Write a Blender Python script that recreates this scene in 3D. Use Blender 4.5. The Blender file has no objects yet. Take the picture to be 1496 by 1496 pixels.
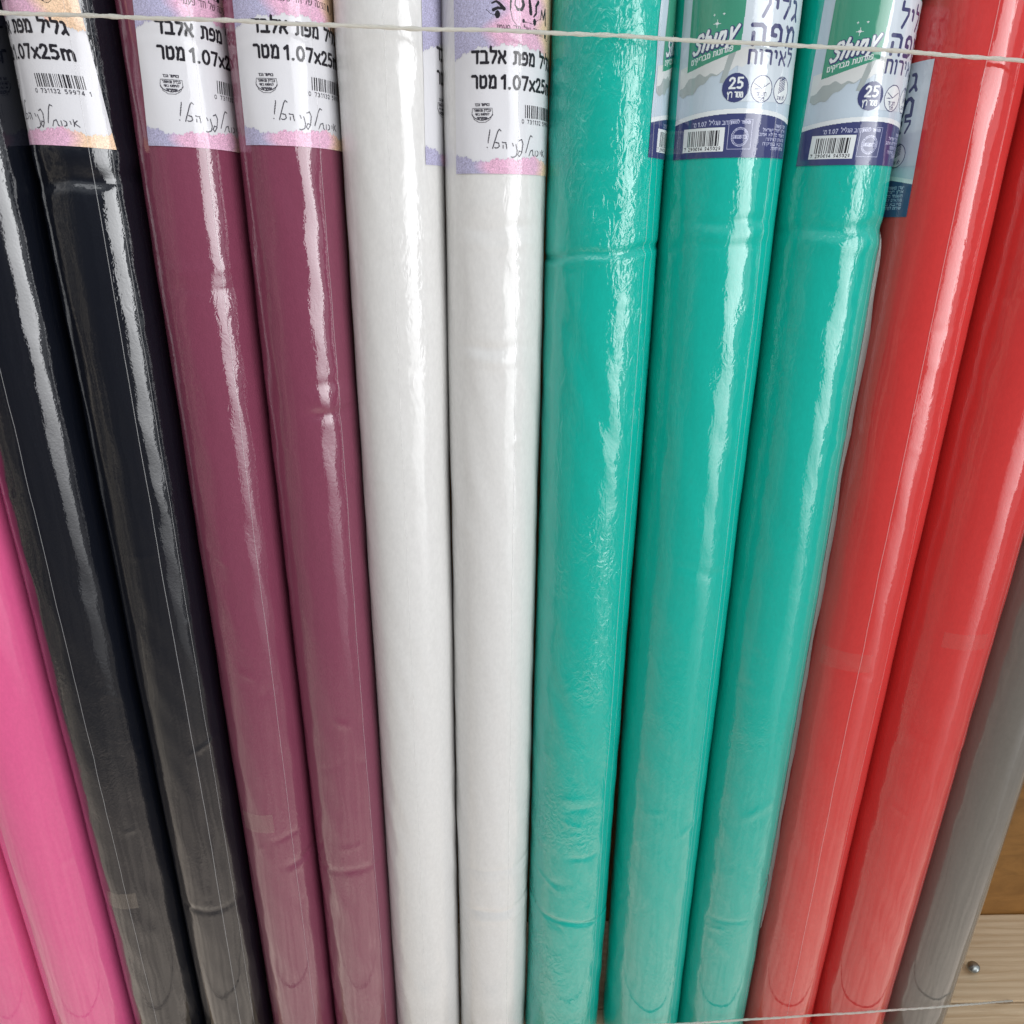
import bpy, math, random
import numpy as np
from mathutils import Vector, Matrix

random.seed(7)
rng = np.random.default_rng(11)
S = bpy.context.scene
COL = S.collection
R = math.radians

# ------------------------------------------------------------------ camera
cam_d = bpy.data.cameras.new('camera')
cam = bpy.data.objects.new('camera', cam_d)
COL.objects.link(cam)
cam_d.sensor_width = 36.0
cam_d.lens = 36.0 * 1100.3 / 1496.0
cam_d.clip_start = 0.01
cam_d.clip_end = 50
PITCH, ROLL = R(21.66), R(-0.895)
cp, sp, cr, sr = math.cos(PITCH), math.sin(PITCH), math.cos(ROLL), math.sin(ROLL)
FW = Vector((0, cp, -sp)); R0 = Vector((1, 0, 0)); U0 = Vector((0, sp, cp))
RT = cr * R0 + sr * U0
UP = -sr * R0 + cr * U0
M = Matrix((RT, UP, -FW)).transposed().to_4x4()
M.translation = Vector((0, -0.54, 0.767))
cam.matrix_world = M
S.camera = cam

# ------------------------------------------------------------------ world: soft shop surroundings
W = bpy.data.worlds.new('World')
S.world = W
W.use_nodes = True
wt = W.node_tree
wt.nodes.clear()
def wn(t, **k):
    n = wt.nodes.new(t)
    for a, b in k.items(): setattr(n, a, b)
    return n
wo = wn('ShaderNodeOutputWorld'); wb = wn('ShaderNodeBackground'); tc = wn('ShaderNodeTexCoord')
sx = wn('ShaderNodeSeparateXYZ'); mr = wn('ShaderNodeMapRange'); ramp = wn('ShaderNodeValToRGB')
wt.links.new(tc.outputs['Generated'], sx.inputs[0])
mr.inputs['From Min'].default_value = -1; mr.inputs['From Max'].default_value = 1
wt.links.new(sx.outputs['Z'], mr.inputs['Value'])
wt.links.new(mr.outputs[0], ramp.inputs[0])
E = ramp.color_ramp.elements
def stop(z, c):
    e = E.new((z + 1) / 2); e.color = (*c, 1)
E[0].position = 0; E[0].color = (1.45, 1.27, 1.10, 1)
E[1].position = 1; E[1].color = (0.62, 0.66, 0.70, 1)
stop(-0.84, (1.42, 1.24, 1.07)); stop(-0.75, (1.16, 1.01, 0.87)); stop(-0.66, (0.74, 0.64, 0.56)); stop(-0.56, (0.34, 0.31, 0.28))
stop(-0.46, (0.20, 0.185, 0.175)); stop(-0.34, (0.12, 0.115, 0.115)); stop(-0.10, (0.085, 0.085, 0.095)); stop(0.12, (0.12, 0.13, 0.15)); stop(0.40, (0.52, 0.55, 0.60))
mp = wn('ShaderNodeMapping'); mp.inputs['Scale'].default_value = (5.0, 5.0, 0.5)
nz = wn('ShaderNodeTexNoise'); nz.inputs['Scale'].default_value = 2.3; nz.inputs['Detail'].default_value = 3
wt.links.new(tc.outputs['Generated'], mp.inputs[0]); wt.links.new(mp.outputs[0], nz.inputs['Vector'])
nr = wn('ShaderNodeMapRange'); nr.inputs['From Min'].default_value = 0.3; nr.inputs['From Max'].default_value = 0.7
nr.inputs['To Min'].default_value = 0.66; nr.inputs['To Max'].default_value = 1.3
wt.links.new(nz.outputs[0], nr.inputs['Value'])
lm = wn('ShaderNodeMapRange'); lm.interpolation_type = 'SMOOTHSTEP'
lm.inputs['From Min'].default_value = -0.45; lm.inputs['From Max'].default_value = -0.80
wt.links.new(sx.outputs['X'], lm.inputs['Value'])
n2 = wn('ShaderNodeTexNoise'); n2.inputs['Scale'].default_value = 7.0; n2.inputs['Detail'].default_value = 2
wt.links.new(mp.outputs[0], n2.inputs['Vector'])
n2r = wn('ShaderNodeMapRange'); n2r.inputs['From Min'].default_value = .45; n2r.inputs['From Max'].default_value = .62; n2r.inputs['To Max'].default_value = 1.1
wt.links.new(n2.outputs[0], n2r.inputs['Value'])
lmu = wn('ShaderNodeMath'); lmu.operation = 'MULTIPLY'
wt.links.new(lm.outputs[0], lmu.inputs[0]); wt.links.new(n2r.outputs[0], lmu.inputs[1])
lmix = wn('ShaderNodeMix'); lmix.data_type = 'RGBA'; lmix.blend_type = 'ADD'
lmix.inputs[7].default_value = (.48, .42, .33, 1)
wt.links.new(lmu.outputs[0], lmix.inputs[0]); wt.links.new(ramp.outputs[0], lmix.inputs[6])
wt.links.new(lmix.outputs[2], wb.inputs['Color']); wt.links.new(nr.outputs[0], wb.inputs['Strength'])
wt.links.new(wb.outputs[0], wo.inputs[0])

# ------------------------------------------------------------------ lamps
def area(name, loc, target, sx_, sy_, radiance, color=(1, 1, 1), grad=None, spread=180):
    """area lamp of a given radiance; grad = [(v, factor)...] bottom to top"""
    l = bpy.data.lights.new(name, 'AREA')
    l.shape = 'RECTANGLE'; l.size = sx_; l.size_y = sy_
    l.energy = radiance * math.pi * sx_ * sy_
    l.color = color
    l.spread = R(spread)
    o = bpy.data.objects.new(name, l); COL.objects.link(o)
    d = Vector(target) - Vector(loc)
    o.location = loc
    o.rotation_euler = d.to_track_quat('-Z', 'Y').to_euler()
    if grad:
        l.use_nodes = True
        t = l.node_tree
        em = t.nodes['Emission']
        g = t.nodes.new('ShaderNodeNewGeometry'); s = t.nodes.new('ShaderNodeSeparateXYZ')
        cr_ = t.nodes.new('ShaderNodeValToRGB')
        t.links.new(g.outputs['Parametric'], s.inputs[0])
        t.links.new(s.outputs['Y'], cr_.inputs[0])
        el = cr_.color_ramp.elements
        el[0].position = 0; el[0].color = (grad[0][1],) * 3 + (1,)
        el[1].position = 1; el[1].color = (grad[-1][1],) * 3 + (1,)
        for v, fct in grad[1:-1]:
            e = el.new(v); e.color = (fct,) * 3 + (1,)
        t.links.new(cr_.outputs[0], em.inputs['Strength'])
    return o
# tall bright door opening, front right; and the dimmer band beside it
area('door_light', (0.97, -1.22, 0.35), (-1.60, 0, 0.35), 0.88, 2.0, 3.1, (0.97, 0.98, 1.0),
     [(0, .05), (.14, .10), (.25, .22), (.34, .36), (.44, .58), (.56, .85), (.68, 1), (1, 1)], 110)
area('door_side_light', (1.50, -0.95, 0.35), (0.0, 0, 0.35), 0.55, 2.0, 1.0, (0.92, 0.96, 1.0),
     [(0, .1), (.35, .3), (.6, .8), (1, 1)])
# added unseen fill lamp: broad soft diffuse light from above and in front
area('overhead_fill', (0.0, -1.15, 2.25), (0.0, 0, 0.45), 2.4, 1.1, 1.75, (0.95, 0.98, 1.0))

S.view_settings.view_transform = 'Standard'
S.view_settings.look = 'None'
S.view_settings.exposure = 0.0
S.view_settings.gamma = 1.0
S.view_settings.use_curve_mapping = False
S.render.engine = 'CYCLES'
S.cycles.max_bounces = 8
S.cycles.transparent_max_bounces = 12
S.cycles.sample_clamp_indirect = 6

# ------------------------------------------------------------------ helpers
def link(o, parent=None):
    COL.objects.link(o)
    if parent is not None: o.parent = parent
    return o
def tag(o, label=None, cat=None, group=None, kind=None):
    if label: o['label'] = label
    if cat: o['category'] = cat
    if group: o['group'] = group
    if kind: o['kind'] = kind
    return o
def empty(name, loc, rot=(0, 0, 0)):
    o = bpy.data.objects.new(name, None)
    o.empty_display_size = 0.02
    o.location = loc; o.rotation_euler = rot
    return link(o)
def mesh_np(name, V, F, mat, parent=None, smooth=True, colors=None):
    """V (n,3), F (m,4) or (m,3) arrays -> one mesh object"""
    V = np.ascontiguousarray(V, dtype=np.float32); F = np.ascontiguousarray(F, dtype=np.int32)
    me = bpy.data.meshes.new(name)
    me.vertices.add(len(V)); me.vertices.foreach_set('co', V.ravel())
    k = F.shape[1]
    me.loops.add(F.size); me.loops.foreach_set('vertex_index', F.ravel())
    me.polygons.add(len(F))
    me.polygons.foreach_set('loop_start', np.arange(0, F.size, k, dtype=np.int32))
    me.polygons.foreach_set('loop_total', np.full(len(F), k, dtype=np.int32))
    me.polygons.foreach_set('use_smooth', np.full(len(F), smooth, dtype=bool))
    if colors is not None:
        a = me.color_attributes.new('print_colour', 'FLOAT_COLOR', 'POINT')
        c = np.ones((len(V), 4), dtype=np.float32); c[:, :3] = colors
        a.data.foreach_set('color', c.ravel())
    me.update(calc_edges=True)
    me.materials.append(mat)
    o = bpy.data.objects.new(name, me)
    return link(o, parent)
def lin(r, g, b):
    f = lambda c: (c / 255 / 12.92) if c / 255 <= .04045 else ((c / 255 + .055) / 1.055) ** 2.4
    return (f(r), f(g), f(b))

# ------------------------------------------------------------------ materials
def film_mat(name, color, micro=1.0, wrinkle=1.0, lines=1.0, weave=0.0, attr=None, mottle=0.06, rough=0.6, coat=1.0, coat_rough=0.03, crumple=0.0, ior=1.68):
    m = bpy.data.materials.new(name); m.use_nodes = True
    t = m.node_tree; L = t.links.new
    P = t.nodes['Principled BSDF']
    P.inputs['Roughness'].default_value = rough
    P.inputs['Specular IOR Level'].default_value = 0.05
    P.inputs['Coat Weight'].default_value = coat
    P.inputs['Coat Roughness'].default_value = coat_rough
    P.inputs['Coat IOR'].default_value = ior
    tc = t.nodes.new('ShaderNodeTexCoord'); oi = t.nodes.new('ShaderNodeObjectInfo')
    off = t.nodes.new('ShaderNodeVectorMath'); off.operation = 'ADD'
    comb = t.nodes.new('ShaderNodeCombineXYZ')
    mu = t.nodes.new('ShaderNodeMath'); mu.operation = 'MULTIPLY'; mu.inputs[1].default_value = 37.0
    L(oi.outputs['Random'], mu.inputs[0]); L(mu.outputs[0], comb.inputs[2])
    L(tc.outputs['Object'], off.inputs[0]); L(comb.outputs[0], off.inputs[1])
    def noise(scale, stretch=(1, 1, 1), detail=2, rough_=.55, dist=0.0):
        mp = t.nodes.new('ShaderNodeMapping'); mp.inputs['Scale'].default_value = stretch
        n = t.nodes.new('ShaderNodeTexNoise'); n.inputs['Scale'].default_value = scale
        n.inputs['Detail'].default_value = detail; n.inputs['Roughness'].default_value = rough_
        n.inputs['Distortion'].default_value = dist
        L(off.outputs[0], mp.inputs[0]); L(mp.outputs[0], n.inputs['Vector'])
        return n.outputs[0]
    prev = None
    def bump(h, dist, prev, strength=1.0):
        b = t.nodes.new('ShaderNodeBump'); b.inputs['Strength'].default_value = strength
        b.inputs['Distance'].default_value = dist
        L(h, b.inputs['Height'])
        if prev is not None: L(prev, b.inputs['Normal'])
        return b.outputs[0]
    n1 = noise(650, (1, 1, .8), 2)
    prev = bump(n1, 0.00006 * micro, prev)
    n3 = noise(330, (1, 1, .03), 2)
    prev = bump(n3, 0.000022 * lines, prev)
    n2 = noise(60, (1, 1, .45), 3, .5, 1.2 if wrinkle > 1.5 else .3)
    prev = bump(n2, 0.00022 * wrinkle, prev)
    if crumple > 0:
        n4 = noise(150, (1, 1, .6), 2, .5, 2.2)
        pm = t.nodes.new('ShaderNodeMapRange'); pm.interpolation_type = 'SMOOTHSTEP'
        pm.inputs['From Min'].default_value = .42; pm.inputs['From Max'].default_value = .66
        pm.inputs['To Min'].default_value = .12; pm.inputs['To Max'].default_value = 1.0
        L(noise(16, (1, 1, .6), 2), pm.inputs['Value'])
        hm = t.nodes.new('ShaderNodeMath'); hm.operation = 'MULTIPLY'
        L(n4, hm.inputs[0]); L(pm.outputs[0], hm.inputs[1])
        prev = bump(hm.outputs[0], 0.0004 * crumple, prev)
    rm = t.nodes.new('ShaderNodeMapRange')
    rm.inputs['From Min'].default_value = .38; rm.inputs['From Max'].default_value = .68
    rm.inputs['To Min'].default_value = coat_rough * .5; rm.inputs['To Max'].default_value = coat_rough + .11
    L(noise(26, (1, 1, .3), 3), rm.inputs['Value']); L(rm.outputs[0], P.inputs['Coat Roughness'])
    L(prev, P.inputs['Coat Normal'])
    nb = noise(1300, (1, 1, 1), 2)
    fab = bump(nb, 0.00005, None)
    if weave > 0:
        v = t.nodes.new('ShaderNodeTexVoronoi'); v.inputs['Scale'].default_value = 780
        L(off.outputs[0], v.inputs['Vector'])
        fab = bump(v.outputs['Distance'], 0.00016 * weave, fab)
        prev2 = bump(v.outputs['Distance'], 0.00002 * weave, prev)
        L(prev2, P.inputs['Coat Normal'])
    L(fab, P.inputs['Normal'])
    # colour: fibre mottling of the non-woven cloth
    c = t.nodes.new('ShaderNodeMix'); c.data_type = 'RGBA'; c.blend_type = 'MULTIPLY'
    c.inputs['Factor'].default_value = 1.0
    mr = t.nodes.new('ShaderNodeMapRange')
    mr.inputs['From Min'].default_value = .3; mr.inputs['From Max'].default_value = .7
    mr.inputs['To Min'].default_value = 1 - mottle; mr.inputs['To Max'].default_value = 1 + mottle * .6
    nm = noise(420, (1, 1, .5), 4, .7)
    L(nm, mr.inputs['Value'])
    cc = t.nodes.new('ShaderNodeCombineColor')
    for k in range(3): L(mr.outputs[0], cc.inputs[k])
    if attr:
        a = t.nodes.new('ShaderNodeAttribute'); a.attribute_name = attr
        L(a.outputs['Color'], c.inputs[6])
    else:
        c.inputs[6].default_value = (*color, 1)
    L(cc.outputs[0], c.inputs[7])
    L(c.outputs[2], P.inputs['Base Color'])
    return m

def clear_mat(name, color, alpha, rough=.15, coat=0.0):
    m = bpy.data.materials.new(name); m.use_nodes = True
    P = m.node_tree.nodes['Principled BSDF']
    P.inputs['Base Color'].default_value = (*color, 1)
    P.inputs['Alpha'].default_value = alpha
    P.inputs['Roughness'].default_value = rough
    P.inputs['Coat Weight'].default_value = coat
    return m

M_CLOTH = {
    'pink': film_mat('pink_cloth_under_film', (.72, .105, .27), .5, .8, .8, crumple=.15),
    'black': film_mat('black_cloth_under_film', (.003, .0042, .0085), .8, 1.2, 1.5, weave=.8, crumple=.4),
    'plum': film_mat('plum_cloth_under_film', (.195, .044, .082), .8, 1.3, 1.6, weave=.8, crumple=.5),
    'white': film_mat('white_cloth_under_film', (.665, .66, .645), .8, 2.4, 1.0, mottle=.06, crumple=1.2, coat_rough=.045, ior=1.55),
    'teal': film_mat('teal_cloth_under_film', (.003, .40, .318), .9, 2.4, 1.6, crumple=1.0),
    'teal_crumpled': film_mat('teal_cloth_under_loose_film', (.003, .40, .318), .9, 4.0, .8, crumple=3.4),
    'red': film_mat('red_cloth_under_film', (.58, .038, .036), .6, .9, 1.8, crumple=.35, coat_rough=.055),
    'grey': film_mat('grey_cloth_under_film', (.160, .147, .128), .6, .7, 1.0, crumple=.1),
}
M_PAPER = film_mat('white_label_paper', (.66, .66, .69), .5, 1.1, 1.0, mottle=.01, crumple=.3, coat_rough=.10, ior=1.42)
M_PALE = film_mat('pale_blue_label_film', (.47, .56, .64), .35, 1.2, 1.2, mottle=.01, crumple=.3)
INK = {}
PAPERY = dict(mottle=.01, crumple=.3, coat_rough=.10, ior=1.42)
def ink(name, rgb):
    if name not in INK:
        kw = PAPERY if 'paper' in name else dict(mottle=.01, crumple=.35)
        INK[name] = film_mat(name, lin(*rgb), .5, 1.1, 1.0, **kw)
    return INK[name]
M_PRINTCOL = film_mat('printed_pastel_glitter', (1, 1, 1), .35, .7, .9, attr='print_colour', mottle=.05, crumple=.3, coat_rough=.10, ior=1.42)
M_SEAM = clear_mat('clear_film_seam', (.8, .8, .8), .28, .25)
M_TAPE = clear_mat('adhesive_tape', (.58, .48, .38), .11, .2, .4)
M_TAPE2 = clear_mat('faint_adhesive_tape', (.58, .42, .36), .06, .2, .4)
M_FIN = clear_mat('frosted_film_edge', (.55, .60, .57), .38, .3, .3)

# ------------------------------------------------------------------ the roll surface
class Roll:
    def __init__(self, r, creases=(), folds=(), wob=1.0, seed=0):
        self.r = r; self.creases = creases; self.folds = folds; self.wob = wob
        g = np.random.default_rng(seed)
        self.creases = list(creases) + [(g.uniform(.12, .78), g.choice([-1, 1]) * g.uniform(.00008, .00030) * wob, g.uniform(.0022, .006), g.uniform(-1.1, 1.1), g.uniform(.12, .5), g.uniform(-.02, .02)) for _ in range(int(7 * wob))]
        self.w = [(g.integers(0, 5), g.uniform(3, 38), g.uniform(0, 6.28), g.uniform(.3, 1)) for _ in range(14)]
        self.w2 = [(g.integers(5, 14), g.uniform(40, 160), g.uniform(0, 6.28), g.uniform(.3, 1)) for _ in range(16)]
    def rad(self, th, z):
        a = np.zeros_like(th)
        for k, kz, ph, am in self.w: a = a + am * np.sin(k * th + kz * z + ph)
        d = a * 0.00007 * self.wob
        b = np.zeros_like(th)
        for k, kz, ph, am in self.w2: b = b + am * np.sin(k * th + kz * z + ph)
        d = d + b * 0.000034 * self.wob
        for z0, dep, sg, tc, tw, sl in self.creases:
            x = (z - z0 - sl * (th - tc) - .0009 * np.sin(5 * th + z0 * 90)) / sg
            d = d + dep * (1 + .3 * np.sin(3 * th + z0 * 50) + .2 * np.sin(7 * th + z0 * 30)) * np.exp(-x * x) * np.exp(-((th - tc) / tw) ** 4)
        for z0, dep, sg, tc, tw, sl in self.folds:
            x = (z - z0 - sl * (th - tc)) / sg
            d = d - dep * x * np.exp(-x * x) * 1.6 * np.exp(-((th - tc) / tw) ** 4)
        return self.r + d
    def pt(self, th, z, off=0.0):
        rr = self.rad(th, z) + off
        return np.stack([rr * np.sin(th), -rr * np.cos(th), z], -1)

def roll_body(ro, mat, parent, h=1.075, nt=176):
    zs = np.concatenate([[-.0258, -.0246, -.0228], np.linspace(-.02, .9, 440), np.linspace(.91, h, 22)])
    th = np.linspace(-math.pi, math.pi, nt, endpoint=False)
    T, Z = np.meshgrid(th, zs)
    P = ro.pt(T, Z)
    B_ = (Z + .0258) / .004; ease = np.where(B_ < 1, 1 - (1 - B_) ** 2 * .05, 1.0)
    P[..., 0] *= ease; P[..., 1] *= ease
    nz_ = len(zs)
    V = P.reshape(-1, 3)
    i = np.arange(nz_ - 1)[:, None] * nt + np.arange(nt)[None]
    j = np.arange(nz_ - 1)[:, None] * nt + (np.arange(nt)[None] + 1) % nt
    F = np.stack([i, j, j + nt, i + nt], -1).reshape(-1, 4)
    c0, c1 = len(V), len(V) + 1
    V = np.vstack([V, [[0, 0, -.0258], [0, 0, h]]])
    k = np.arange(nt); k2 = (k + 1) % nt
    # end caps as quads (degenerate centre avoided by pairing neighbours)
    e = np.arange(0, nt, 2)
    capb = np.stack([np.full(len(e), c0), (e + 2) % nt, e + 1, e], -1)
    b = (nz_ - 1) * nt
    capt = np.stack([np.full(len(e), c1), b + e, b + e + 1, b + (e + 2) % nt], -1)
    F = np.vstack([F, capb, capt])
    return mesh_np('cloth_roll', V, F, mat, parent)

def strip(ro, name, path, width, mat, parent, off=.0005, across='th'):
    """thin ribbon lying on the roll along path of (theta, z)"""
    p = np.array(path, float)
    dense = []
    for a, b in zip(p[:-1], p[1:]):
        n = max(2, int(np.hypot((b[0] - a[0]) * ro.r, b[1] - a[1]) / .0025))
        dense.append(a + (b - a) * np.linspace(0, 1, n, endpoint=False)[:, None])
    dense.append(p[-1:]); q = np.vstack(dense)
    uv = np.stack([q[:, 0] * ro.r, q[:, 1]], -1)
    tg = np.gradient(uv, axis=0); tg /= np.linalg.norm(tg, axis=1)[:, None] + 1e-12
    nm = np.stack([-tg[:, 1], tg[:, 0]], -1)
    rows = []
    for s in (-.5, 0, .5):
        w = uv + nm * width * s
        rows.append(ro.pt(w[:, 0] / ro.r, w[:, 1], off))
    V = np.stack(rows, 1).reshape(-1, 3)
    n = len(q); i = np.arange(n - 1)[:, None] * 3 + np.arange(2)[None]
    F = np.stack([i, i + 3, i + 4, i + 1], -1).reshape(-1, 4)
    return mesh_np(name, V, F, mat, parent)

def patch(ro, name, t0, t1, z0, z1, mat, parent, off=.0005, sl=0.0):
    T, Z = np.meshgrid(np.linspace(t0, t1, 24), np.linspace(z0, z1, 10))
    Z = Z + sl * (T - t0)
    V = ro.pt(T, Z, off).reshape(-1, 3)
    i = np.arange(9)[:, None] * 24 + np.arange(23)[None]
    F = np.stack([i, i + 1, i + 25, i + 24], -1).reshape(-1, 4)
    return mesh_np(name, V, F, mat, parent)

# ------------------------------------------------------------------ stroke lettering
def ell(cx, cy, rx, ry, a0=0, a1=360, n=16):
    return [(cx + rx * math.cos(R(a0 + (a1 - a0) * k / n)), cy + ry * math.sin(R(a0 + (a1 - a0) * k / n))) for k in range(n + 1)]
G = {
 'א': (.78, [[(.05, 1), (.74, 0)], [(.7, 1), (.68, .68), (.46, .46)], [(.06, 0), (.1, .36), (.3, .6)]]),
 'ב': (.8, [[(.05, 1), (.45, 1), (.6, .87), (.6, 0)], [(0, 0), (.8, 0)]]),
 'ג': (.52, [[(.08, 1), (.27, 1), (.36, .87), (.36, .32), (.52, 0)], [(.36, .34), (.02, 0)]]),
 'ד': (.74, [[(0, 1), (.74, 1)], [(.57, 1), (.57, 0)]]),
 'ה': (.68, [[(.02, 1), (.5, 1), (.65, .85), (.65, 0)], [(.1, .58), (.1, 0)]]),
 'ו': (.22, [[(0, 1), (.1, 1), (.18, .9), (.18, 0)]]),
 'ז': (.42, [[(0, 1), (.42, 1)], [(.22, 1), (.27, 0)]]),
 'ח': (.68, [[(.08, 0), (.08, 1), (.5, 1), (.65, .85), (.65, 0)]]),
 'ט': (.72, [[(.06, 1), (.06, .15), (.18, 0), (.5, 0), (.68, .2), (.68, .78), (.52, 1), (.34, .92)]]),
 'י': (.22, [[(0, 1), (.1, 1), (.18, .9), (.18, .52)]]),
 'כ': (.64, [[(.05, 1), (.4, 1), (.6, .8), (.6, .2), (.4, 0), (.05, 0)]]),
 'ל': (.62, [[(.05, 1.38), (.05, 1), (.6, 1), (.6, .72), (.25, 0)]]),
 'מ': (.74, [[(.05, 1), (.2, .72), (.08, 0)], [(.2, .72), (.36, .98), (.52, 1), (.7, .8), (.7, 0), (.38, 0)]]),
 'ם': (.68, [[(.08, 1), (.5, 1), (.64, .85), (.64, 0), (.1, 0), (.1, .98)]]), 'ן': (.22, [[(0, 1), (.1, 1), (.18, .9), (.18, -.4)]]),
 'נ': (.42, [[(.1, 1), (.28, 1), (.38, .88), (.38, 0), (.02, 0)]]),
 'ס': (.7, [ell(.36, .5, .32, .5)]),
 'ע': (.66, [[(.08, 1), (.3, .2)], [(.62, 1), (.6, .5), (.4, .12), (.02, -.08)]]),
 'פ': (.66, [[(.05, 0), (.42, 0), (.62, .2), (.62, .8), (.45, 1), (.2, 1), (.08, .85), (.08, .52), (.3, .5)]]),
 'צ': (.64, [[(.08, 1), (.58, 0), (.05, 0)], [(.6, 1), (.56, .7), (.36, .45)]]),
 'ץ': (.6, [[(.08, 1), (.1, .75), (.3, .45)], [(.56, 1), (.5, .68), (.3, .45), (.3, -.4)]]),
 'ק': (.62, [[(.05, 1), (.45, 1), (.6, .8), (.42, .15)], [(.1, .58), (.1, -.4)]]),
 'ר': (.6, [[(0, 1), (.4, 1), (.56, .85), (.56, 0)]]),
 'ש': (.9, [[(.06, 1), (.12, 0), (.6, .04), (.84, .35), (.88, 1)], [(.47, 1), (.44, .55), (.12, .4)]]),
 'ת': (.72, [[(.08, 1), (.5, 1), (.68, .82), (.68, 0)], [(.2, 1), (.2, .1), (.02, 0)]]),
 '0': (.6, [ell(.3, .5, .26, .5, 0, 360, 20)]),
 '1': (.38, [[(.04, .78), (.28, 1), (.28, 0)]]),
 '2': (.56, [[(.03, .78), (.12, .95), (.28, 1), (.45, .93), (.5, .72), (.42, .52), (.03, 0), (.55, 0)]]),
 '3': (.54, [[(.03, .9), (.25, 1), (.46, .88), (.46, .65), (.22, .53), (.48, .42), (.5, .15), (.28, 0), (.02, .08)]]),
 '4': (.58, [[(.42, 0), (.42, 1), (.02, .28), (.58, .28)]]),
 '5': (.55, [[(.5, 1), (.1, 1), (.07, .56), (.28, .62), (.48, .5), (.5, .2), (.3, 0), (.03, .06)]]),
 '6': (.56, [[(.48, .95), (.2, .85), (.05, .4), (.12, .08), (.3, 0), (.5, .12), (.5, .42), (.3, .56), (.08, .45)]]),
 '7': (.52, [[(.02, 1), (.5, 1), (.2, 0)]]),
 '8': (.56, [ell(.28, .76, .2, .24), ell(.28, .27, .25, .27)]),
 '9': (.56, [[(.08, .05), (.36, .15), (.5, .6), (.44, .92), (.26, 1), (.06, .88), (.06, .58), (.26, .44), (.48, .55)]]),
 'x': (.52, [[(.02, .72), (.5, 0)], [(.5, .72), (.02, 0)]]),
 'm': (.92, [[(.08, 0), (.08, .74)], [(.08, .55), (.25, .74), (.42, .66), (.46, .5), (.46, 0)], [(.46, .55), (.62, .74), (.8, .66), (.84, .5), (.84, 0)]]),
 '.': (.2, [[(.08, .02), (.1, .02)]]), ':': (.2, [[(.08, .1), (.1, .1)], [(.08, .7), (.1, .7)]]),
 "'": (.15, [[(.06, 1.1), (.04, .8)]]), '!': (.2, [[(.1, 1), (.1, .3)], [(.1, .02), (.11, .02)]]), ' ': (.42, []),
 'S': (.62, [[(.58, .85), (.45, 1), (.18, 1), (.05, .82), (.12, .6), (.48, .42), (.55, .2), (.42, 0), (.15, 0), (.0, .14)]]),
 'h': (.62, [[(.08, 1.08), (.08, 0)], [(.08, .5), (.25, .7), (.45, .68), (.52, .5), (.52, 0)]]),
 'i': (.2, [[(.1, .72), (.1, 0)]]),
 'n': (.62, [[(.08, .72), (.08, 0)], [(.08, .5), (.25, .7), (.45, .68), (.52, .5), (.52, 0)]]),
 'y': (.62, [[(.06, .78), (.30, .16)], [(.66, .80), (.30, .16), (.10, -.26)]]),
}
def vis(s): return s[::-1]
class Raster:
    """a label drawn as a grid of small cells; every printed element has its own id"""
    def __init__(self, w, h, step=.25):
        self.w, self.h, self.s = w, h, step
        self.nx, self.ny = int(round(w / step)), int(round(h / step))
        self.id = np.zeros((self.ny, self.nx), np.int16)
        self.u = (np.arange(self.nx) + .5) * step; self.v = (np.arange(self.ny) + .5) * step
        self.U, self.V = np.meshgrid(self.u, self.v)
        self.layers = {}; self.col = None
    def lid(self, name):
        if name not in self.layers: self.layers[name] = len(self.layers) + 1
        return self.layers[name]
    def seg(self, a, b, ra, rb, k):
        r = max(ra, rb)
        x0 = max(0, int((min(a[0], b[0]) - r) / self.s) - 1); x1 = min(self.nx, int((max(a[0], b[0]) + r) / self.s) + 2)
        y0 = max(0, int((min(a[1], b[1]) - r) / self.s) - 1); y1 = min(self.ny, int((max(a[1], b[1]) + r) / self.s) + 2)
        if x0 >= x1 or y0 >= y1: return
        X = self.U[y0:y1, x0:x1]; Y = self.V[y0:y1, x0:x1]
        dx, dy = b[0] - a[0], b[1] - a[1]; L2 = dx * dx + dy * dy + 1e-9
        t = np.clip(((X - a[0]) * dx + (Y - a[1]) * dy) / L2, 0, 1)
        d = np.hypot(X - a[0] - t * dx, Y - a[1] - t * dy)
        self.id[y0:y1, x0:x1][d <= ra + (rb - ra) * t] = k
    def line(self, pts, th, name, th2=None):
        k = self.lid(name); n = len(pts) - 1
        for q in range(n):
            ra = th / 2 if th2 is None else (th + (th2 - th) * q / n) / 2
            rb = th / 2 if th2 is None else (th + (th2 - th) * (q + 1) / n) / 2
            self.seg(pts[q], pts[q + 1], ra, rb, k)
    def text(self, s, x, y, h, th, name, width=None, gap=.22, shear=0.0, slope=0.0, xs=1.0):
        adv = [G[c][0] + gap for c in s]
        tot = sum(adv) - gap
        fx = (width / tot) if width else h * xs
        cx = 0
        for c, a in zip(s, adv):
            for st in G[c][1]:
                pts = [(x + (cx + px) * fx + shear * py * h, y + py * h + slope * (cx + px) * fx) for px, py in st]
                self.line(pts, th, name)
            cx += a
    def mask(self, m, name): self.id[m] = self.lid(name)
    def rect(self, x0, y0, x1, y1, name):
        self.mask((self.U >= x0) & (self.U <= x1) & (self.V >= y0) & (self.V <= y1), name)
    def disc(self, cx, cy, r, name, r0=0):
        d = np.hypot(self.U - cx, self.V - cy); self.mask((d <= r) & (d >= r0), name)

def barcode(L, x0, y0, x1, y1, name, seed):
    g = np.random.default_rng(seed); x = x0
    mod = (x1 - x0) / 95
    while x < x1 - mod:
        w = mod * g.choice([1, 1, 2, 2, 3]); L.rect(x, y0, min(x + w, x1), y1, name)
        x += w + mod * g.choice([1, 1, 2, 2, 3])

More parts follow.
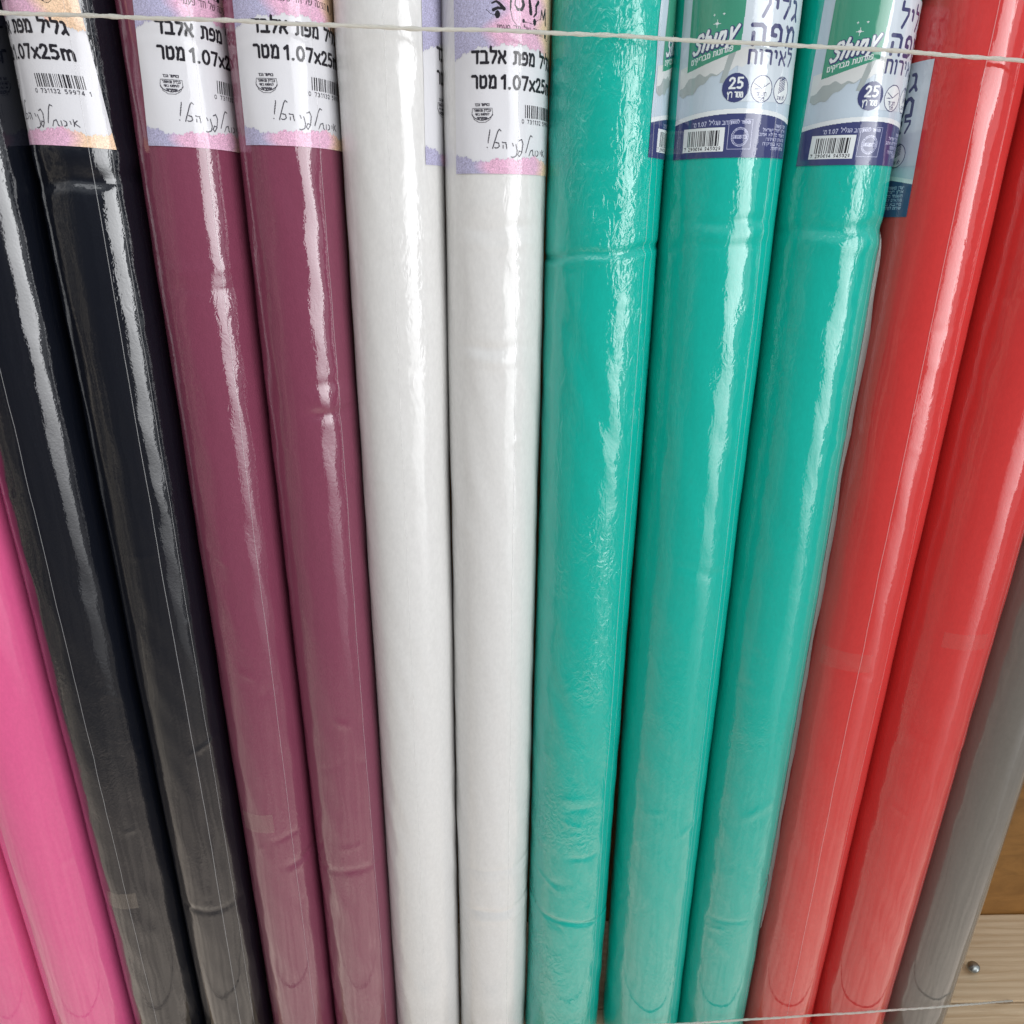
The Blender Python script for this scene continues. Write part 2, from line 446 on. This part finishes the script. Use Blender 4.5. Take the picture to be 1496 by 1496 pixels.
def sines(u, seed, amps, ks):
    g = np.random.default_rng(seed); o = 0
    for a, k in zip(amps, ks): o = o + a * np.sin(k * u + g.uniform(0, 6.28))
    return o

def label_party():
    """white label with torn pastel glitter borders"""
    L = Raster(81, 106)
    U, V = L.U, L.V
    torn = sines(U, 3, (.8, .55, .4, .3), (.25, .7, 1.9, 4.1))
    m = V < 8.3 + torn + 1.2 * np.sin(U * .12 + 2)
    L.mask(m, 'border')
    edge = 66.5 + sines(U, 5, (.7, .5, .3), (.5, 1.3, 3.7)) - 4.5 * np.exp(-((U - 2) / 7) ** 2) + 2.4 * np.exp(-((U - 40) / 16) ** 2) - 5 * np.clip((U - 60) / 20, 0, 1)
    L.mask(V > edge, 'border#top')
    # border colours: lavender, pink, peach from left to right, with glitter speckle
    lav, pnk, pch = np.array(lin(178, 175, 203)), np.array(lin(224, 178, 203)), np.array(lin(238, 204, 172))
    f1 = np.clip((U - 17 + 4 * np.sin(V * .35) + (V > 50) * (V - 66) * -.35) / 9, 0, 1)[..., None]
    f2 = np.clip((U - 53 - 3 * np.sin(V * .3)) / 10, 0, 1)[..., None]
    c = lav * (1 - f1) + pnk * f1
    c = c * (1 - f2) + pch * f2
    sp_ = rng.normal(1, .17, U.shape)
    sp_ = (sp_ + np.roll(sp_, 1, 0) + np.roll(sp_, 1, 1)) / 3
    c = np.clip(c * (.93 + 1.5 * (sp_ - 1))[..., None], 0, 1)
    L.col = c
    # main lettering
    T = 'heading'
    L.text(vis('גליל מפת אלבד'), 12.8, 59.3, 5.7, 1.5, T, width=58.5, gap=.24)
    L.text(vis('מטר'), 12.8, 46.4, 6.0, 1.5, 'size_text', width=14.2, gap=.28)
    L.text('1.07x25m', 30.2, 46.2, 6.6, 1.55, 'size_text', width=41.5, gap=.2)
    # seal
    N = 'seal'
    cx, cy = 18.8, 33.4
    L.line([(cx - 6, cy + 2.2), (cx - 6.4, cy - .5), (cx - 5, cy - 3.6), (cx - 2, cy - 5.3), (cx + 2, cy - 5.3), (cx + 5, cy - 3.6), (cx + 6.4, cy - .5), (cx + 6, cy + 2.2), (cx - 6, cy + 2.2)], .28, N)
    L.text(vis('באישור הבד'), cx - 4.4, cy + 3.5, 1.3, .35, N, width=8.8)
    L.text(vis('נבדק ומאושר'), cx - 5, cy + .4, 1.2, .33, N, width=10)
    L.text(vis('לשימוש ביתי'), cx - 4.2, cy - 1.6, 1.1, .33, N, width=8.4)
    L.text(vis('ותעשייתי'), cx - 3, cy - 3.7, 1.2, .36, N, width=6)
    L.line(ell(cx, cy + .5, 6.8, 4.6, 200, 340), .45, N)
    # barcode and its number
    barcode(L, 45.5, 31.2, 73.5, 38.2, 'barcode', 4)
    L.text('0 731132 59974 1', 43.2, 28.2, 2.1, .36, 'barcode_number', width=31.8, gap=.3)
    # handwriting
    H = 'handwriting'; t = .55
    for st in ([(23.6, 24), (22.4, 17)], [(21.8, 14.6), (22.0, 14.5)],
               [(30.2, 23.6), (29.2, 24.4), (28.2, 23.2), (25.2, 14)], [(27, 17.2), (28.8, 17), (29.2, 15.2), (28, 14.2), (26.4, 14.4)],
               [(31, 17.4), (33.2, 17.2), (33.8, 14)], [(31.6, 15.8), (31.4, 14.2)],
               [(37.3, 17), (37.9, 15.6)], [(39.4, 16.6), (40.4, 13), (39.8, 10.2), (37.6, 9.2), (36.6, 9.6)],
               [(41.4, 18.6), (43.2, 19.4), (44.2, 17), (43.4, 12.2), (41.8, 9.8), (40.8, 11), (41.8, 13), (43.2, 12.6)],
               [(51.6, 21.2), (50.2, 22), (49.2, 20.4), (46.2, 12.2)],
               [(48.8, 10.6), (50.2, 13.4), (52, 14), (52.4, 11), (53, 10.8)], [(54.4, 13.6), (54.6, 11)],
               [(56.2, 13.8), (57.6, 13), (57.2, 11.2), (55.8, 10.8)], [(59.6, 13.6), (59.8, 12)],
               [(61.4, 14.6), (61.6, 12.4), (61.2, 11)], [(61.6, 12.6), (63.4, 14)], [(62, 12.4), (64, 10.8)]):
        L.line(st, t, H)
    # tag line and calligraphy on the upper border
    L.text(vis('חגיגה של חד פעמי'), 27.5, 75.2, 3.0, .55, 'tag_line', width=32)
    K = 'calligraphy'
    L.line([(24.5, 88.8), (27, 89.8), (29, 88.6), (31.5, 86.2)], .8, K, 1.9); L.line([(25.4, 85.6), (28, 86.6), (32, 86)], 1.8, K, 1.0)
    L.line([(34.4, 97), (35.4, 92), (35.2, 86)], 2.2, K, .7); L.line([(35.2, 86), (36.5, 81), (39, 78.9)], .5, K, .3)
    L.line([(40.6, 96), (38.2, 92), (37.8, 88.5), (39.6, 86.4)], .5, K, 1.0); L.line([(39.6, 86.4), (42, 86.6), (43.4, 89), (42.6, 91)], 1.6, K, 1.9)
    L.line([(46.6, 99), (47.2, 92), (48.4, 85.6)], 1.0, K, 2.4)
    L.line([(54.4, 92), (52.4, 89.6), (52.6, 86), (50.6, 84.2)], 2.0, K, .9)
    L.line([(57, 84), (58, 88.4), (60, 84.4), (61.8, 89.6), (62.6, 82)], .9, K, 1.4)
    L.line([(21, 86), (24, 83.6), (30, 82.6)], .3, K); L.line([(44, 80.8), (50, 80.4), (54, 83), (57, 84)], .3, K)
    for cx, cy, a, b in ((27.8, 83.4, 1.5, 2.0), (43.4, 81.2, .9, 1.1), (51.4, 81.6, 1.3, 1.8), (62.6, 76.6, 1.3, 2.0)):
        mm = ((U - cx) / a) ** 2 + ((V - cy) / b) ** 2 < 1; L.mask(mm, K)
    L.line(ell(64.5, 77.6, 3, 3.6, 200, 420), .3, K)
    return L
PARTY_INK = {'border': M_PRINTCOL, 'border#top': M_PRINTCOL, 'heading': ('paper_black_ink', (38, 36, 42)), 'size_text': ('paper_black_ink', (38, 36, 42)),
             'seal': ('paper_grey_ink', (70, 68, 76)), 'barcode': ('paper_black_ink', (38, 36, 42)),
             'barcode_number': ('paper_grey_ink', (70, 68, 76)), 'handwriting': ('paper_grey_ink', (70, 68, 76)),
             'tag_line': ('paper_brown_ink', (92, 72, 82)), 'calligraphy': ('paper_black_ink', (48, 42, 50))}

def label_blue():
    """pale blue label with green panel, white lettering and navy foot"""
    L = Raster(84, 88.5)
    U, V = L.U, L.V
    # right hand pale panel behind the navy heading
    L.mask((U > 37.5) & (V > 30) , 'pale_panel')
    # draped white cloth picture: folds under the panel
    low = 36 + 13.5 * np.clip(U / 44, 0, 1) ** .8 + .7 * np.sin(U * .9)
    top = 46 + 9.5 * np.clip(U / 44, 0, 1)
    L.mask((V > low) & (V < top + 3) & (U > 1.5) & (U < 46), 'cloth_picture')
    L.mask((V > low - .2 - 5 * np.exp(-((U - 10) / 9) ** 2)) & (V < low + 3.6 * np.exp(-((U - 12) / 8) ** 2)) & (U > 2) & (U < 30), 'cloth_shade')
    L.mask((V > 40) & (V < 46 + .3 * U) & (U > 28 + (V - 40) * .25) & (U < 31 + (V - 40) * .3), 'cloth_shade')
    # green panel with curved foot
    foot = 47.0 + 9.5 * (np.clip((U - 7) / 31, 0, 1) ** 1.15)
    L.mask((U > 7) & (U < 38 + (V - 60) * .03) & (V > foot), 'green_panel')
    # wordmark
    def word(th, name, dx=0, dy=0):
        L.text('Shiny', 10.2 + dx, 55.6 + dy, 9.2, th, name, width=23.5, gap=.24, shear=.28, slope=.24)
    word(2.9, 'wordmark_outline', .25, -.25)
    word(1.55, 'wordmark')
    for a in range(8):
        r_ = 2.0 if a % 2 == 0 else .9
        cx, cy = 23.6, 70.2
        L.line([(cx, cy), (cx + r_ * math.cos(R(a * 45)), cy + r_ * math.sin(R(a * 45)))], .5, 'wordmark', .2)
    for cx, cy in ((21.6, 74.6), (27.0, 74.8)):
        L.line([(cx - .55, cy), (cx + .55, cy)], .25, 'wordmark'); L.line([(cx, cy - .55), (cx, cy + .55)], .25, 'wordmark')
    L.text(vis('פתרונות מבריקים'), 9.6, 50.6, 2.3, .5, 'slogan', width=24, slope=.24)
    # navy heading, three lines
    Hn = 'heading'
    L.text(vis('גליל'), 46.5, 73.0, 8.8, 2.0, Hn, width=29, gap=.3)
    L.text(vis('מפה'), 43.2, 59.2, 9.4, 2.3, Hn, width=32, gap=.3)
    L.text(vis('לאירוח'), 42.6, 49.6, 6.4, 1.5, Hn, width=32.5, gap=.28)
    # round badges
    L.disc(37.3, 37.2, 7.6, 'badge')
    L.text('25', 33.6, 37.0, 5.2, 1.15, 'badge_text', width=7.6, gap=.24)
    L.text(vis('מטר רץ'), 32.9, 32.3, 2.6, .55, 'badge_text', width=8.8)
    for cx in (53.2, 68.6):
        L.disc(cx, 36.6, 7.2, 'icon_disc'); L.disc(cx, 36.6, 7.2, 'icon_line', 6.65)
    L.line([(48, 39.4), (53, 36.8), (58, 39.8)], .5, 'icon_line'); L.line([(47.8, 36.4), (52, 36.6)], .35, 'icon_line')
    L.text(vis('רוחב חד'), 50.0, 33.0, 1.7, .38, 'icon_line', width=6.4); L.text(vis('פעמי'), 51.4, 30.8, 1.5, .38, 'icon_line', width=3.8)
    for k in range(9):
        y = 35.0 + k * .95
        L.line([(65.9, y), (71.2, y + 2.4 if y < 41 else 43.0)], .5, 'icon_line')
    L.text(vis('לא ארוג'), 65.2, 31.6, 1.8, .4, 'icon_line', width=6.8)
    # white arc and navy foot
    arch = 19.2 + 4.6 * (1 - ((U - 42) / 42) ** 2)
    L.mask((V < arch + 2.6) & (V > arch - 1), 'white_arc')
    L.mask(V < arch, 'navy_foot')
    L.text(vis("רוחב הגליל") + '', 24.2, 18.0, 1.9, .4, 'foot_text', width=12.6)
    L.text("'", 14.0, 17.4, 2.0, .4, 'foot_text'); L.text(vis('מ'), 14.8, 17.4, 1.9, .4, 'foot_text')
    L.text('1.07', 17.4, 17.5, 2.2, .42, 'foot_text', width=5)
    L.rect(8, 3.6, 33.4, 16.4, 'barcode_panel')
    barcode(L, 11, 6.6, 31, 15.0, 'barcode', 9)
    L.text('7 290014 945029', 9.2, 4.3, 1.7, .36, 'barcode', width=22.6, gap=.3)
    # stamp box
    L.line([(35.6, 4.6), (35.6, 17.6), (36.4, 20.4), (49.6, 20.6), (49.6, 4.6), (35.6, 4.6)], .2, 'foot_text')
    L.text(vis('מאושר לפסח'), 37.2, 18.4, 1.5, .38, 'foot_text', width=10.8)
    for r_ in (5.2, 4.3):
        L.disc(42.6, 11.2, r_, 'foot_text', r_ - .28)
    L.text(vis('בהשגחה'), 38.8, 10.4, 1.7, .42, 'foot_text', width=7.6)
    for a in range(0, 360, 12): L.seg((42.6 + 4.75 * math.cos(R(a)), 11.2 + 4.75 * math.sin(R(a))), (42.6 + 4.8 * math.cos(R(a)), 11.2 + 4.8 * math.sin(R(a))), .25, .25, L.lid('foot_text'))
    for q, (s_, w_) in enumerate((('יצרן ומשווק', 12), ('ארץ ייצור ישראל', 22), ('משטחי בד לא ארוג', 24), ('מתאים לאירוח', 19), ('מיובא בפיקוח', 21), ('שירות לקוחות', 14))):
        L.text(vis(s_), 79 - w_, 16.8 - q * 2.45, 1.4, .36, 'foot_text', width=w_)
    return L
BLUE_INK = {'pale_panel': ('label_pale_ink', (196, 206, 214)), 'cloth_picture': ('label_cloth_ink', (204, 208, 208)), 'cloth_shade': ('label_shade_ink', (158, 168, 168)),
            'green_panel': ('label_green_ink', (62, 142, 116)), 'wordmark_outline': ('label_navy_ink', (58, 64, 108)), 'wordmark': ('label_white_ink', (214, 220, 222)),
            'slogan': ('label_white_ink', (214, 220, 222)), 'heading': ('label_heading_ink', (64, 66, 106)), 'badge': ('label_navy_ink', (58, 64, 108)), 'badge_text': ('label_white_ink', (214, 220, 222)),
            'icon_disc': ('label_white_ink', (214, 220, 222)), 'icon_line': ('label_heading_ink', (64, 66, 106)), 'white_arc': ('label_white_ink', (214, 220, 222)),
            'navy_foot': ('label_navy_ink', (58, 64, 108)), 'foot_text': ('label_lilac_ink', (176, 180, 206)), 'barcode_panel': ('label_white_ink', (214, 220, 222)),
            'barcode': ('label_black_ink', (38, 36, 42))}

def put_label(ro, L, inks, paper, parent, uL, z0, tilt=0.0, slope=0.0, uR=None):
    """wrap raster label L (mm) on roll: uL = arc position of its left edge in mm"""
    if uR is not None: uL = uR - L.w
    def P(u, v, off):
        th = (uL + tilt * v + u) / 1000 / ro.r
        z = z0 + (v + slope * u) / 1000
        return ro.pt(th, z, off)
    nu, nv = int(L.w / 1.0) + 1, int(L.h / 2) + 1
    A, B = np.meshgrid(np.linspace(0, L.w, nu), np.linspace(0, L.h, nv))
    V = P(A, B, .00030).reshape(-1, 3)
    i = np.arange(nv - 1)[:, None] * nu + np.arange(nu - 1)[None]
    F = np.stack([i, i + 1, i + nu + 1, i + nu], -1).reshape(-1, 4)
    lab = mesh_np('label', V, F, paper, parent)
    gx, gy = np.meshgrid(np.arange(L.nx + 1) * L.s, np.arange(L.ny + 1) * L.s)
    allv = P(gx, gy, .00046).reshape(-1, 3)
    n1 = L.nx + 1
    for name, k in L.layers.items():
        ys, xs = np.nonzero(L.id == k)
        if len(ys) == 0: continue
        a = ys * n1 + xs
        F = np.stack([a, a + 1, a + n1 + 1, a + n1], -1)
        used, inv = np.unique(F, return_inverse=True)
        F = inv.reshape(F.shape)
        cols = None
        mt = inks[name]
        if not isinstance(mt, tuple):
            cc = np.zeros((L.ny + 1, L.nx + 1, 3)); cc[:-1, :-1] = L.col; cc[-1] = cc[-2]; cc[:, -1] = cc[:, -2]
            cols = cc.reshape(-1, 3)[used]; mat = mt
        else: mat = ink(*mt)
        mesh_np(name.split('#')[0], allv[used], F, mat, lab, colors=cols)
    return lab

PARTY, BLUE = label_party(), label_blue()

# ------------------------------------------------------------------ wooden shelf
def wood(name, c1, c2, grain=(3, 60, 60), scale=1.0, contrast=1.0, rough=.55):
    m = bpy.data.materials.new(name); m.use_nodes = True
    t = m.node_tree; L = t.links.new; P = t.nodes['Principled BSDF']
    tc = t.nodes.new('ShaderNodeTexCoord'); mp = t.nodes.new('ShaderNodeMapping'); mp.inputs['Scale'].default_value = grain
    n = t.nodes.new('ShaderNodeTexNoise'); n.inputs['Scale'].default_value = scale; n.inputs['Detail'].default_value = 6
    n.inputs['Roughness'].default_value = .62; n.inputs['Distortion'].default_value = 1.6
    L(tc.outputs['Object'], mp.inputs[0]); L(mp.outputs[0], n.inputs['Vector'])
    wv = t.nodes.new('ShaderNodeTexWave'); wv.wave_type = 'BANDS'; wv.bands_direction = 'Y'
    wv.inputs['Scale'].default_value = .28; wv.inputs['Distortion'].default_value = 5; wv.inputs['Detail'].default_value = 3; wv.inputs['Detail Scale'].default_value = .8
    L(mp.outputs[0], wv.inputs['Vector'])
    ad = t.nodes.new('ShaderNodeMath'); ad.operation = 'MULTIPLY_ADD'; ad.inputs[1].default_value = .22; 
    L(wv.outputs[1], ad.inputs[0]); L(n.outputs[0], ad.inputs[2])
    r = t.nodes.new('ShaderNodeValToRGB')
    r.color_ramp.elements[0].position = .42; r.color_ramp.elements[0].color = (*c2, 1)
    r.color_ramp.elements[1].position = .80; r.color_ramp.elements[1].color = (*c1, 1)
    L(ad.outputs[0], r.inputs[0]); L(r.outputs[0], P.inputs['Base Color'])
    b = t.nodes.new('ShaderNodeBump'); b.inputs['Distance'].default_value = .0004; L(ad.outputs[0], b.inputs['Height']); L(b.outputs[0], P.inputs['Normal'])
    P.inputs['Roughness'].default_value = rough
    return m
M_PINE = wood('pale_pine_board', (.74, .585, .395), (.58, .425, .26), (7, 120, 120))
M_PLY = wood('brown_plywood', (.40, .190, .048), (.23, .104, .024), (9, 4, 26), 1.4)

def box(name, x0, x1, y0, y1, z0, z1, mat, parent, bev=.0015):
    import bmesh
    bm = bmesh.new()
    bmesh.ops.create_cube(bm, size=1)
    for v in bm.verts:
        v.co = ((x0 + x1) / 2 + v.co.x * (x1 - x0), (y0 + y1) / 2 + v.co.y * (y1 - y0), (z0 + z1) / 2 + v.co.z * (z1 - z0))
    bmesh.ops.bevel(bm, geom=bm.edges[:], offset=bev, segments=2, affect='EDGES')
    me = bpy.data.meshes.new(name); bm.to_mesh(me); bm.free(); me.materials.append(mat)
    return link(bpy.data.objects.new(name, me), parent)
shelf = empty('wooden_shelf', (0, 0, 0))
tag(shelf, 'pale pine shelf with brown plywood back panel behind and under the cloth rolls', 'shelf')
ZF = -.026
box('floor_board', -1.0, 1.0, .0140, .1210, ZF - .022, ZF, M_PINE, shelf)
box('floor_board', -1.0, 1.0, -.043, .0128, ZF - .022, ZF - .0006, M_PINE, shelf)
box('back_panel', -1.0, 1.0, .1225, .1345, ZF - .022, 1.25, M_PLY, shelf, .0008)

# ------------------------------------------------------------------ the rolls
#        colour, base x, x at z=1, radius
D = R
SPEC = [
 ('pink', -.5115, -.4834, .0362), ('pink', -.4362, -.4081, .0388), ('black', -.3602, -.3329, .0353), ('black', -.2917, -.2623, .0335),
 ('plum', -.2236, -.1984, .0320), ('plum', -.1588, -.1342, .0322), ('white', -.0950, -.0676, .0327), ('white', -.0281, -.0019, .0332),
 ('teal', .0439, .0698, .0376), ('teal', .1258, .1433, .0384), ('teal', .1987, .2182, .0348), ('red', .2674, .2904, .0352),
 ('red', .3393, .3679, .0375), ('grey', .4090, .4385, .0315)]
W9 = 9.0
CRE = {3: [(.7895, -.0015, .0050, 0, W9, .002), (.805, .0007, .006, 0, W9, 0), (.1775, -.0005, .0035, .1, 1.0, 0), (.7875, -.0004, .002, 0, 1.4, .002)],
       4: [(.735, .0005, .004, .3, 1.0, .002), (.7228, -.0006, .003, .3, .8, 0), (.229, -.0006, .004, .9, .6, .004), (.26, -.0004, .003, .6, .5, .004)],
       5: [(.6602, -.0007, .0035, .75, .55, .002), (.6388, -.0011, .0035, .7, .6, .002), (.2206, -.0007, .004, 0, .9, .001), (.650, .0005, .006, .7, .5, 0)],
       6: [(.74, -.0002, .004, .2, 1.0, .002)],
       7: [(.7575, -.0006, .003, .1, .9, .001), (.7474, .0004, .003, .1, .8, 0), (.6828, -.0008, .0032, .1, .8, 0), (.6737, .0005, .0035, .1, .8, 0),
           (.2191, -.0006, .003, .3, 1.0, .001), (.2068, .0003, .003, .3, 1.0, .001), (.1690, -.0009, .0032, .3, 1.1, .002), (.158, .0004, .003, .3, 1.0, .002)],
       8: [(.7420, -.0019, .0021, 0, 1.7, .0035), (.7365, .0006, .0025, -.1, 1.2, .0035), (.1585, -.0012, .0022, 0, 1.6, -.006), (.7955, -.0005, .003, .2, .7, .0), (.2919, -.0005, .0025, .15, .35, .003), (.2376, -.0008, .0025, .2, .35, .004)],
       9: [(.7594, -.0008, .0026, .1, .9, .001), (.7514, .0005, .003, .1, .8, .001), (.745, -.0005, .0025, .1, .8, 0)],
       10: [(.7540, -.0014, .004, .2, 1.5, .001), (.744, .0008, .005, .2, 1.2, 0), (.19, -.0006, .004, 1.0, .5, .01), (.1535, -.0004, .0025, -.3, .6, .002)],
       12: [(.71, -.0003, .003, 0, 1, .002)], 11: [(.69, -.0003, .004, .1, .9, .002)]}
LABELS = ['leftmost pink roll of tablecloth cut off by the left frame edge', 'pink roll of tablecloth standing against the left black roll',
 'black roll of tablecloth beside the pink rolls, no label in sight', 'black roll of tablecloth with white label, standing beside a plum roll',
 'plum roll of tablecloth standing against the black roll', 'plum roll of tablecloth standing against the white roll',
 'white roll of tablecloth beside the plum roll, its label turned to the right edge', 'white roll of tablecloth with full label, beside the crumpled teal roll',
 'teal roll of tablecloth with crumpled film, standing against the white roll', 'middle teal roll of tablecloth between two other teal rolls',
 'teal roll of tablecloth with blue label, standing against the red roll', 'red roll of tablecloth with blue label half hidden behind the teal roll',
 'red roll of tablecloth without label, standing against the grey roll', 'grey roll of tablecloth at the right end of the row']
SEAMS = {2: [(.06, .0004)], 3: [(.42, .0004), (.78, .0003)], 4: [(.62, .0003)], 5: [(.82, .0003)], 6: [(.05, .0003)], 7: [(.44, .0005)], 8: [(.72, .0005), (.86, .0003)], 9: [(.62, .0004), (.78, .0003)],
         10: [(.74, .0004)], 11: [(-.14, .0004), (.5, .0003)], 12: [(.62, .0004)], 13: [(.45, .0004)], 1: [(-.5, .0004)]}
TAPES = {2: (-.52, .29, .1845, .2025, 0), 4: (-.75, .18, .266, .286, .002), 11: (-1.0, .08, .4245, .441, 0), 12: (-.5, .40, .4455, .459, 0)}
ROLLS = []
for n, (colr, xb, xt, r) in enumerate(SPEC):
    root = empty('tablecloth_roll', (xb, 0, 0.0008), (0, math.atan(xt - xb), 0))
    tag(root, LABELS[n], 'tablecloth roll', 'wrapped tablecloth rolls standing in a row')
    ro = Roll(r, CRE.get(n, ()), (), {8: 1.9, 9: 1.3, 10: 1.3, 4: 1.2, 5: 1.3, 7: 1.3, 0: .6, 1: .6}.get(n, 1.0), seed=n + 3)
    mk = M_CLOTH['teal_crumpled' if n == 8 else colr]
    roll_body(ro, mk, root)
    for k, (th, wd) in enumerate(SEAMS.get(n, ())):
        g = np.random.default_rng(n * 10 + k)
        zz = np.linspace(-.02, .9, 60)
        jit = np.cumsum(g.normal(0, .009, 60)); jit -= np.linspace(jit[0], jit[-1], 60)
        strip(ro, 'film_seam', list(zip(th + jit * .5, zz)), wd, M_SEAM, root)
    if n in TAPES:
        a, b, c, d, sl = TAPES[n]
        patch(ro, 'tape', a, b, c, d, M_TAPE if n < 11 else M_TAPE2, root, .0006, sl)
    ROLLS.append((root, ro))

for n, uL, z0, tl, sl in ((3, None, .8100, -.10, -.035), (4, -15.8, .8075, .06, -.03), (5, -22.8, .8070, .03, -.02), (6, 25.2, .7959, .0, 0), (7, -26.4, .7890, .0, .0)):
    root, ro = ROLLS[n]
    put_label(ro, PARTY, PARTY_INK, M_PAPER, root, uL, z0, tl, sl, uR=29.5 if uL is None else None)
for n, uL, z0, tl, sl in ((8, 23.6, .7975, .03, -.01), (9, -42.6, .7950, .0, .01), (10, -37.4, .7905, .055, 0), (11, None, .7580, -.01, .02)):
    root, ro = ROLLS[n]
    put_label(ro, BLUE, BLUE_INK, M_PALE, root, uL, z0, tl, sl, uR=-32.6 if uL is None else None)

# loose frosted film edge sticking out along the third teal roll's right side
root, ro = ROLLS[10]
zz = np.linspace(.12, .752, 120)
wfin = .0034 * np.clip((.752 - zz) / .02, 0, 1) * np.clip((zz - .1) / .06, .2, 1) * (1 + .25 * np.sin(zz * 40) + .15 * np.sin(zz * 95))
t0 = 1.22
rows = []
for s in (0, .5, 1):
    b = ro.pt(np.full_like(zz, t0), zz, .0004)
    dirv = np.array([math.sin(t0 + .5), -math.cos(t0 + .5), 0])
    rows.append(b + dirv * (wfin * s)[:, None])
V = np.stack(rows, 1).reshape(-1, 3)
i = np.arange(119)[:, None] * 3 + np.arange(2)[None]
F = np.stack([i, i + 3, i + 4, i + 1], -1).reshape(-1, 4)
mesh_np('film_edge', V, F, M_FIN, root)

# ------------------------------------------------------------------ strings
def twine(name, pts, rad, pitch, mat, seed):
    g = np.random.default_rng(seed)
    p = np.array(pts, float)
    seg = np.linalg.norm(np.diff(p, axis=0), axis=1); s = np.concatenate([[0], np.cumsum(seg)])
    n = int(s[-1] / .0012)
    q = np.linspace(0, s[-1], n)
    c = np.stack([np.interp(q, s, p[:, k]) for k in range(3)], -1)
    k = 15
    ker = np.ones(k) / k
    cs = np.stack([np.convolve(np.pad(c[:, a], k // 2, mode='edge'), ker, mode='valid') for a in range(3)], -1)
    cs[:, 2] += .0003 * np.sin(q * 31) + .0002 * np.sin(q * 83 + 1)
    tg = np.gradient(cs, axis=0); tg /= np.linalg.norm(tg, axis=1)[:, None]
    up = np.array([0, 0, 1.0]); a1 = np.cross(tg, up); a1 /= np.linalg.norm(a1, axis=1)[:, None]; a2 = np.cross(a1, tg)
    Vs, Fs = [], []
    m = 8
    base = 0
    for ply in range(2):
        ph = q / pitch * 2 * math.pi + ply * math.pi + .6 * np.sin(q * 23)
        cc = cs + (np.cos(ph)[:, None] * a1 + np.sin(ph)[:, None] * a2) * rad * .26
        rr = rad * .80 * (1 + .10 * np.sin(q * 410 + ply) + g.normal(0, .05, n))
        an = np.linspace(0, 2 * math.pi, m, endpoint=False)
        ring = cc[:, None] + rr[:, None, None] * (np.cos(an)[None, :, None] * a1[:, None] + np.sin(an)[None, :, None] * a2[:, None])
        Vs.append(ring.reshape(-1, 3))
        i = np.arange(n - 1)[:, None] * m + np.arange(m)[None]; j = np.arange(n - 1)[:, None] * m + (np.arange(m)[None] + 1) % m
        Fs.append(np.stack([i, j, j + m, i + m], -1).reshape(-1, 4) + base)
        base += n * m
    return mesh_np(name, np.vstack(Vs), np.vstack(Fs), mat)
M_TWINE = bpy.data.materials.new('white_twine'); M_TWINE.use_nodes = True
_t = M_TWINE.node_tree
_p = _t.nodes['Principled BSDF']; _p.inputs['Base Color'].default_value = (.78, .77, .72, 1); _p.inputs['Roughness'].default_value = .7
_tr = _t.nodes.new('ShaderNodeBsdfTranslucent'); _tr.inputs['Color'].default_value = (.85, .84, .80, 1)
_mx = _t.nodes.new('ShaderNodeMixShader'); _mx.inputs[0].default_value = .62
_t.links.new(_p.outputs[0], _mx.inputs[1]); _t.links.new(_tr.outputs[0], _mx.inputs[2])
_t.links.new(_mx.outputs[0], _t.nodes['Material Output'].inputs['Surface'])
yf = -.0435
tw = twine('string', [(-.62, yf, .8905), (-.282, yf, .8757), (-.168, yf, .8700), (.004, yf, .8625), (.181, yf, .8528), (.299, yf, .8438), (.62, yf, .822)], .00112, .024, M_TWINE, 2)
tag(tw, 'white twisted string stretched across the rolls at label height', 'string')
tw2 = twine('string', [(-.62, -.078, -.008), (-.43, -.074, .004), (-.35, -.066, .014), (-.28, -.060, .034), (-.20, -.056, .045), (-.09, -.052, .044), (.05, -.050, .040), (.14, -.0445, .0315), (.225, -.041, .0318), (.36, -.040, .0407), (.4274, -.034, .0369), (.529, .0142, -.0255)], .00098, .02, M_TWINE, 5)
tag(tw2, 'thin white string across the foot of the rolls, ending at the pine board', 'string')

# ------------------------------------------------------------------ screw in the pine board
M_STEEL = bpy.data.materials.new('dark_zinc'); M_STEEL.use_nodes = True
P = M_STEEL.node_tree.nodes['Principled BSDF']
P.inputs['Base Color'].default_value = (.42, .44, .42, 1); P.inputs['Metallic'].default_value = .9; P.inputs['Roughness'].default_value = .28
def lathe(name, prof, mat, parent, n=28):
    pr = np.array(prof); an = np.linspace(0, 2 * math.pi, n, endpoint=False)
    V = np.stack([pr[:, 0, None] * np.cos(an), pr[:, 0, None] * np.sin(an), np.repeat(pr[:, 1, None], n, 1)], -1).reshape(-1, 3)
    m = len(pr)
    i = np.arange(m - 1)[:, None] * n + np.arange(n)[None]; j = np.arange(m - 1)[:, None] * n + (np.arange(n)[None] + 1) % n
    return mesh_np(name, V, np.stack([i, j, j + n, i + n], -1).reshape(-1, 4), mat, parent)
scr = empty('screw', (.5070, .0475, ZF), (R(8), R(-24), 0))
tag(scr, 'dark metal screw standing proud of the pine board beside the grey roll', 'screw')
lathe('shank', [(.0016, -.012), (.0016, .009)], M_STEEL, scr)
lathe('head', [(.0016, .0088), (.0040, .0092), (.0062, .0100), (.0066, .0108), (.0060, .0122), (.0042, .0136), (.002, .0143), (.0002, .0145)], M_STEEL, scr)
